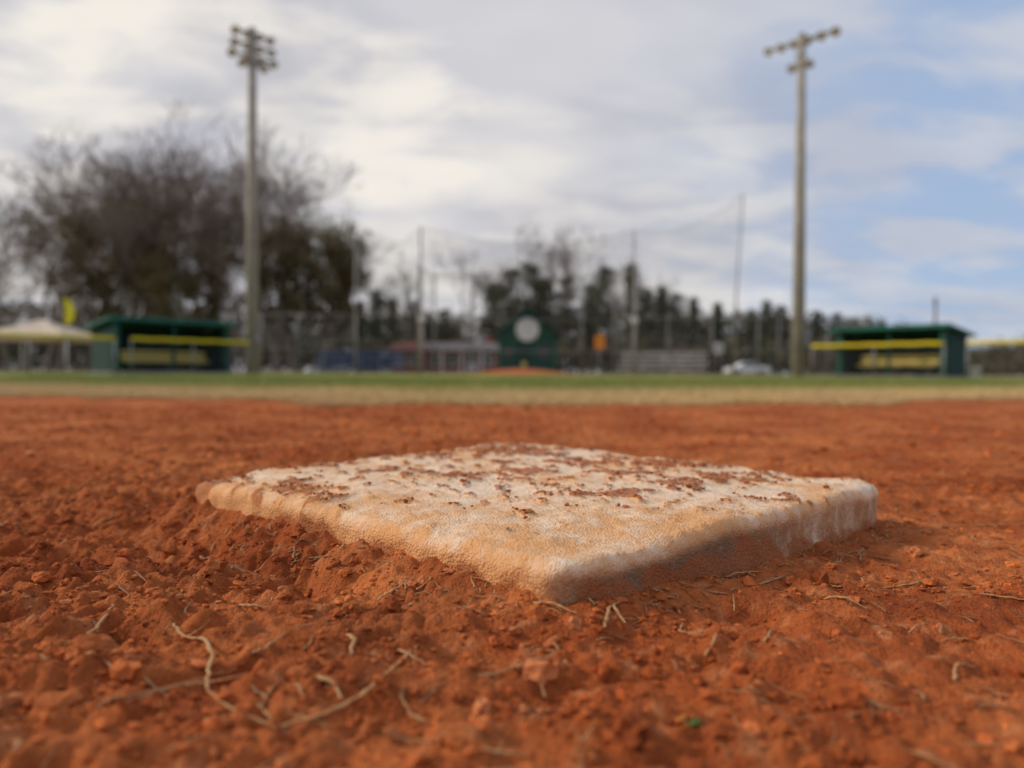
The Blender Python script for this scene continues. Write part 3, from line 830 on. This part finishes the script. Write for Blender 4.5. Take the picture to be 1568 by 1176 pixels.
# signs -------------------------------------------------------------------
mb = MB(); mb.box((0,0,1.66), (.46,.03,.66), orange, bev=.01); mb.box((0,-.022,1.78), (.26,.01,.03), darksteel); mb.box((0,-.022,1.62), (.2,.01,.05), darksteel)
mb.tube([(0,.05,-.1),(0,.05,1.9)], .03, galv, 6)
single('orange_sign', mb, (X_(918,39.5), 39.5, 0))
mb = MB(); mb.box((0,0,1.38), (.42,.03,.5), white, bev=.01); mb.box((0,-.022,1.45), (.3,.01,.06), darksteel); mb.box((0,-.022,1.32), (.3,.01,.06), darksteel)
mb.tube([(0,.05,-.1),(0,.05,1.6)], .03, galv, 6)
single('white_notice_sign', mb, (X_(1100,39.5), 39.5, 0))

# white car ------------------------------------------------------------------
P = {k: MB() for k in ('body', 'windows', 'wheels', 'lights')}
carw = weathered('car_white_paint', (.80,.81,.82), .3, 1, .05, spec=.6); rub = weathered('tyre_rubber', (.02,.02,.02), .9)
prof_b = [(-2.25,.35),(-2.3,.62),(-2.2,.85),(-1.3,.93),(-.75,1.36),(-.2,1.45),(.65,1.44),(1.3,1.02),(2.05,.95),(2.25,.78),(2.25,.35)]
V = []; n_ = len(prof_b)
for yy_, kx in ((-.86,1),(-.80,1.0),(.80,1.0),(.86,1)):
    for x, z in prof_b:
        inset = max(0, z-.9)*.35; yv = math.copysign(abs(yy_)-inset, yy_); V.append((x, yv, z))
F = [tuple(range(n_-1,-1,-1)), tuple(range(3*n_,4*n_))]
for r in range(3):
    for i in range(n_): F.append((r*n_+i, r*n_+(i+1)%n_, (r+1)*n_+(i+1)%n_, (r+1)*n_+i))
P['body'].add(V, F, carw, False)
for s in (-1, 1):
    for q in ([(-1.15,.97),(-.72,1.3),(-.05,1.38),(-.05,.97)], [(.02,.97),(.02,1.38),(.6,1.37),(1.12,.99)]):
        V = [(x, s*(.866-max(0,z-.9)*.35), z) for x, z in q]
        P['windows'].add(V, [(0,1,2,3)] if s > 0 else [(3,2,1,0)], darkglass)
    for x in (-1.4, 1.4):
        P['wheels'].lathe([(0,-.11),(.2,-.11),(.33,-.10),(.33,.10),(.2,.11),(0,.11)], (x, s*.80, .33), (0,1,0), rub, 20)
        P['wheels'].lathe([(0,.125),(.18,.12),(.2,.10)], (x, s*.80, .33), (0,s,0), galv, 14)
P['lights'].box((-2.27,.55,.72), (.06,.3,.12), glass); P['lights'].box((-2.27,-.55,.72), (.06,.3,.12), glass)
group('parked_car', P, (X_(1144,84), 84, -.12), math.radians(8))

mb = MB(); mb.lathe([(0,0),(.14,0),(.15,.02),(.17,.34),(.185,.35),(.185,.39),(.16,.385),(.0,.40)], (0,0,0), (0,0,1), white, 20)
mb.tube([(-.17,0,.3),(-.12,-.12,.2),(0,-.17,.16),(.12,-.12,.2),(.17,0,.3)], .006, galv, 5)
single('white_bucket', mb, (X_(1493,27.5), 27.5, 0))
mb = MB(); wood = weathered('pole_wood', (.16,.12,.09))
mb.tube([(0,0,0),(0,0,8.2)], [.16,.11], wood, 8); mb.box((0,0,7.6), (2.0,.1,.12), wood)
for x in (-.9,-.4,.4,.9): mb.tube([(x,0,7.66),(x,0,7.85)], .04, darksteel, 6)
single('utility_pole', mb, (X_(1431,82), 82, 0), .9)

# ------------------------------------------------------------------ trees
def tubes_np(segs, sides=4):
    S = np.array(segs)
    p, q, r0, r1 = S[:, :3], S[:, 3:6], S[:, 6], S[:, 7]
    d = q-p; L = np.linalg.norm(d, axis=1)[:, None]; d = d/np.maximum(L, 1e-6)
    ref = np.where(np.abs(d[:, 2:3]) > .9, np.array([[1., 0, 0]]), np.array([[0, 0, 1.]]))
    a = np.cross(d, ref); a /= np.linalg.norm(a, axis=1)[:, None]; b = np.cross(d, a)
    V = []
    for rr, pp in ((r0, p), (r1, q)):
        for k in range(sides):
            t = 2*math.pi*k/sides; V.append(pp+(a*math.cos(t)+b*math.sin(t))*rr[:, None])
    V = np.stack(V, 1); n = len(S); o = (np.arange(n)*2*sides)[:, None]
    F = np.concatenate([o+np.array([[k, (k+1) % sides, sides+(k+1) % sides, sides+k]]) for k in range(sides)])
    return V.reshape(-1, 3), F
def skeleton(seed, depth, nch, trunk=.22, ratio=.74, spread=.62, rad=.016, upb=.12, rmin=.0007):
    R = random.Random(seed); segs = []; tips = []
    def rv(): return Vector((R.gauss(0,1), R.gauss(0,1), R.gauss(0,1)))
    def rec(p, d, L, r, k):
        ns = 3 if k < 4 else 2
        for i in range(ns):
            d = (d+rv()*.10+Vector((0,0,upb*.3))).normalized(); q = p+d*L/ns
            r2 = max(r*(1-.28*(i+1)/ns), rmin)
            segs.append((*p, *q, max(r*(1-.28*i/ns), rmin), r2)); p = q
            if k >= 1 and i < ns-1 and R.random() < .6 and k < depth:
                dd = (d+rv()*spread*.8).normalized(); rec(p, dd, L*ratio*R.uniform(.6,.9), r2*.5, k+1)
        if k >= depth-1: tips.append(tuple(p))
        if k >= depth: return
        nc = R.choice(nch); ph = R.uniform(0, 6.28)
        for c in range(nc):
            o = d.orthogonal().normalized(); o2 = d.cross(o); an = ph+6.283*c/nc+R.uniform(-.4,.4)
            side = o*math.cos(an)+o2*math.sin(an)
            dd = (d+side*spread*R.uniform(.5,1.25)+rv()*.12+Vector((0,0,upb))).normalized()
            rec(p, dd, L*ratio*R.uniform(.75,1.12), r2*R.uniform(.58,.74), k+1)
    rec(Vector((0,0,0)), Vector((0,0,1)), trunk, rad, 0)
    S = np.array(segs); h = np.percentile(S[:, 5], 99.0); T = np.array(tips)
    S[:, :6] /= h; T = T/h
    return S, T
def quads(C, size, R):
    n = len(C); a = R.normal(size=(n, 3)); a /= np.linalg.norm(a, axis=1)[:, None]
    b = np.cross(a, R.normal(size=(n, 3))); b /= np.linalg.norm(b, axis=1)[:, None]
    s = size*R.uniform(.5, 1.3, (n, 1))
    V = np.stack([C-a*s, C-b*s*.5, C+a*s, C+b*s*.5], 1).reshape(-1, 3)
    return V, np.arange(4*n).reshape(-1, 4)
barkm = weathered('bare_bark', (.27,.215,.175), .9, 1.5, .35)
lm, nt, b = new_mat('foliage', .8, .15); nt.links.new(attr(nt, 'col', 'Color'), b.inputs['Base Color'])

bare = []
for sdn in (11, 23, 35):
    S, T = skeleton(sdn, 6, (2,3,3), trunk=.17, ratio=.78, rad=.016, rmin=.0010, spread=.68)
    V, F = tubes_np(S, 3)
    bare.append(mesh_np('bare_tree', V, F, barkm))
def leafy_mesh(seed, cols, leaf=.012, per=22, cr=.036):
    S, T = skeleton(seed, 5, (2,2,3), trunk=.15, rad=.018, spread=.75)
    R = np.random.default_rng(seed); 
    V1, F1 = tubes_np(S, 4)
    if len(T) > 330: T = T[R.choice(len(T), 330, False)]
    low = T[R.integers(0, len(T), len(T)//3)]*np.array([.9,.9,.62])
    T = np.vstack([T, low])
    C = np.repeat(T, per, 0)+R.normal(0, 1, (len(T)*per, 3))*cr*np.repeat(R.uniform(.4, 1.1, (len(T), 1)), per, 0)
    V2, F2 = quads(C, leaf, R)
    tone = np.repeat(np.repeat(R.uniform(.45, 1.5, len(T)), per)*R.uniform(.7, 1.3, len(C)), 4)[:, None]
    pick = np.repeat(np.repeat(R.uniform(0, 1, len(T)), per), 4)[:, None]
    c2 = (np.array(cols[0])*(1-pick)+np.array(cols[1])*pick)*tone
    c1 = np.tile(np.array([[.16,.13,.105]]), (len(V1), 1))
    return mesh_np('leafy', np.vstack([V1, V2]), np.vstack([F1, F2+len(V1)]), lm, False, {'col': np.vstack([c1, c2])})
def pine_mesh(seed, base=.3, wid=.17, taper=.7):
    R = np.random.default_rng(seed); segs = []; tips = []
    p = np.zeros(3)
    for i in range(10):
        q = np.array([R.normal(0, .006), R.normal(0, .006), (i+1)/10]); q[:2] += p[:2]
        segs.append((*p, *q, .011*(1-i/10.5), .011*(1-(i+1)/10.5))); p = q
    t = base
    while t < .99:
        f = (t-base)/(1-base); L = wid*(1-f)**taper*(.6+.4*min(1, f*5))
        for _ in range(R.integers(3, 6)):
            a = R.uniform(0, 6.28); l = L*R.uniform(.5, 1.25); st = np.array([0, 0, t]); en = st+np.array([math.cos(a)*l, math.sin(a)*l, l*R.uniform(-.1, .45)])
            segs.append((*st, *en, .003, .001))
            for s in np.linspace(.3, 1, 4): tips.append(st+(en-st)*s)
        t += R.uniform(.02, .05)
    tips.append(np.array([0, 0, .98])); T = np.array(tips); per = 20
    V1, F1 = tubes_np(segs, 4)
    C = np.repeat(T, per, 0)+R.normal(0, 1, (len(T)*per, 3))*np.array([.026,.026,.018])
    V2, F2 = quads(C, .010, R)
    tone = np.repeat(np.repeat(R.uniform(.5, 1.5, len(T)), per)*R.uniform(.7, 1.3, len(C)), 4)[:, None]
    c2 = np.array([[.095,.098,.050]])*tone; c1 = np.tile(np.array([[.15,.105,.08]]), (len(V1), 1))
    return mesh_np('pine', np.vstack([V1, V2]), np.vstack([F1, F2+len(V1)]), lm, False, {'col': np.vstack([c1, c2])})
leafy = [leafy_mesh(s, ((.16,.115,.056), (.110,.10,.045))) for s in (5, 8, 19)]
pines = [pine_mesh(3), pine_mesh(4, .45, .2, .5), pine_mesh(6, .15, .13, .9)]
HZ = 569
def place(name, me, px, top, d, i, wx=1.0):
    h = (HZ-top)/1200*d+.3
    add_obj(name, me, loc=(X_(px, d), d, -.15), rot=(0,0,i*1.37), scale=(h*wx, h*wx, h))
for i, (px, top, d) in enumerate([(12,300,70),(70,262,78),(132,240,82),(195,238,76),(265,218,78),(330,218,84),(395,225,77),(450,258,80),(-60,300,76),(-150,270,82),(490,320,86),(-260,290,80),(-30,340,62),(240,270,66),(425,290,68),(170,270,70),(340,260,70),(40,330,66),
      (545,350,96),(705,372,98),(815,355,104),(868,345,100),(765,395,108),(640,400,102),(960,400,108),(1010,420,112),(90,330,64),(420,235,74),(300,235,74)]):
    place('bare_deciduous_tree', bare[i % 3], px, top, d, i, 1.1 if px < 530 else .75)
for i, (px, top, d) in enumerate([(212,330,70),(268,305,72),(350,325,71),(420,325,69),(478,340,72),(305,365,67),(165,400,66),(510,400,74)]):
    place('brown_leaved_oak_tree', leafy[i % 3], px, top, d, i, .85)
for i, (px, top, d, v) in enumerate([(578,442,100,0),(600,458,108,2),(632,464,110,1),(782,412,100,1),(756,430,104,0),(812,404,98,1),(832,424,100,0),(868,424,104,1),(925,408,96,1),(905,432,104,0),(966,404,92,2),(988,438,100,0),(1012,434,106,0),(1035,448,108,1),(1062,452,110,0),(1098,462,108,2),(1172,456,106,0),(1195,466,110,1),(1222,466,108,2),(1150,472,110,1),(1250,472,108,0),(1280,477,110,1),(1310,482,112,0),(1350,488,114,2),(550,462,100,2),(680,474,106,1),(655,476,104,0)]):
    place('pine_tree', pines[v], px, top, d, i, 1.3 if px < 860 else 1.1)

R = np.random.default_rng(77)
def top_px(px): return np.interp(px, [-1500,-200,0,500,560,640,740,900,1000,1180,1300,1390,1430,1490,1520,1560,1700,2600], [455,455,460,460,472,480,478,466,466,470,482,492,504,532,522,512,510,480])
Cs = []; cols = []
for dist, nn, sz, frac in ((118, 4600, 1.25, 1.0), (95, 2400, 1.0, .55)):
    px = R.uniform(-1300, 2400, nn); px = np.where(R.uniform(size=nn) < .65, R.uniform(-80, 1620, nn), px)
    d = dist+R.uniform(-7, 9, nn)
    h = (HZ+3-top_px(px))/1200*d*frac*(.86+.35*fbm(px/28, px*0+3, 3, 70))
    zc = h*R.uniform(0, 1, nn)**.75
    C = np.stack([(px-784)/1200*d, d, zc], 1); per = 16
    CC = np.repeat(C, per, 0)+R.normal(0, 1, (nn*per, 3))*np.array([1,1,.55])*.62*sz
    keep = CC[:, 2] > 0; 
    pick = np.clip(R.normal(.45, .3, nn)+.6*perlin(px/60, px*0+1.5, 71), 0, 1)
    base = np.array([.17,.125,.095])*(1-pick[:, None])+np.array([.085,.092,.046])*pick[:, None]
    cc = np.repeat(base*R.uniform(.5, 1.35, (nn, 1)), per, 0)
    Cs.append(CC[keep]); cols.append(cc[keep])
CC = np.vstack(Cs); cc = np.repeat(np.vstack(cols), 4, 0)
V, F = quads(CC, .34, R)
add_obj('distant_woodland', mesh_np('distant_woodland', V, F, lm, False, {'col': cc}))
print('verts ground', nx*ny)
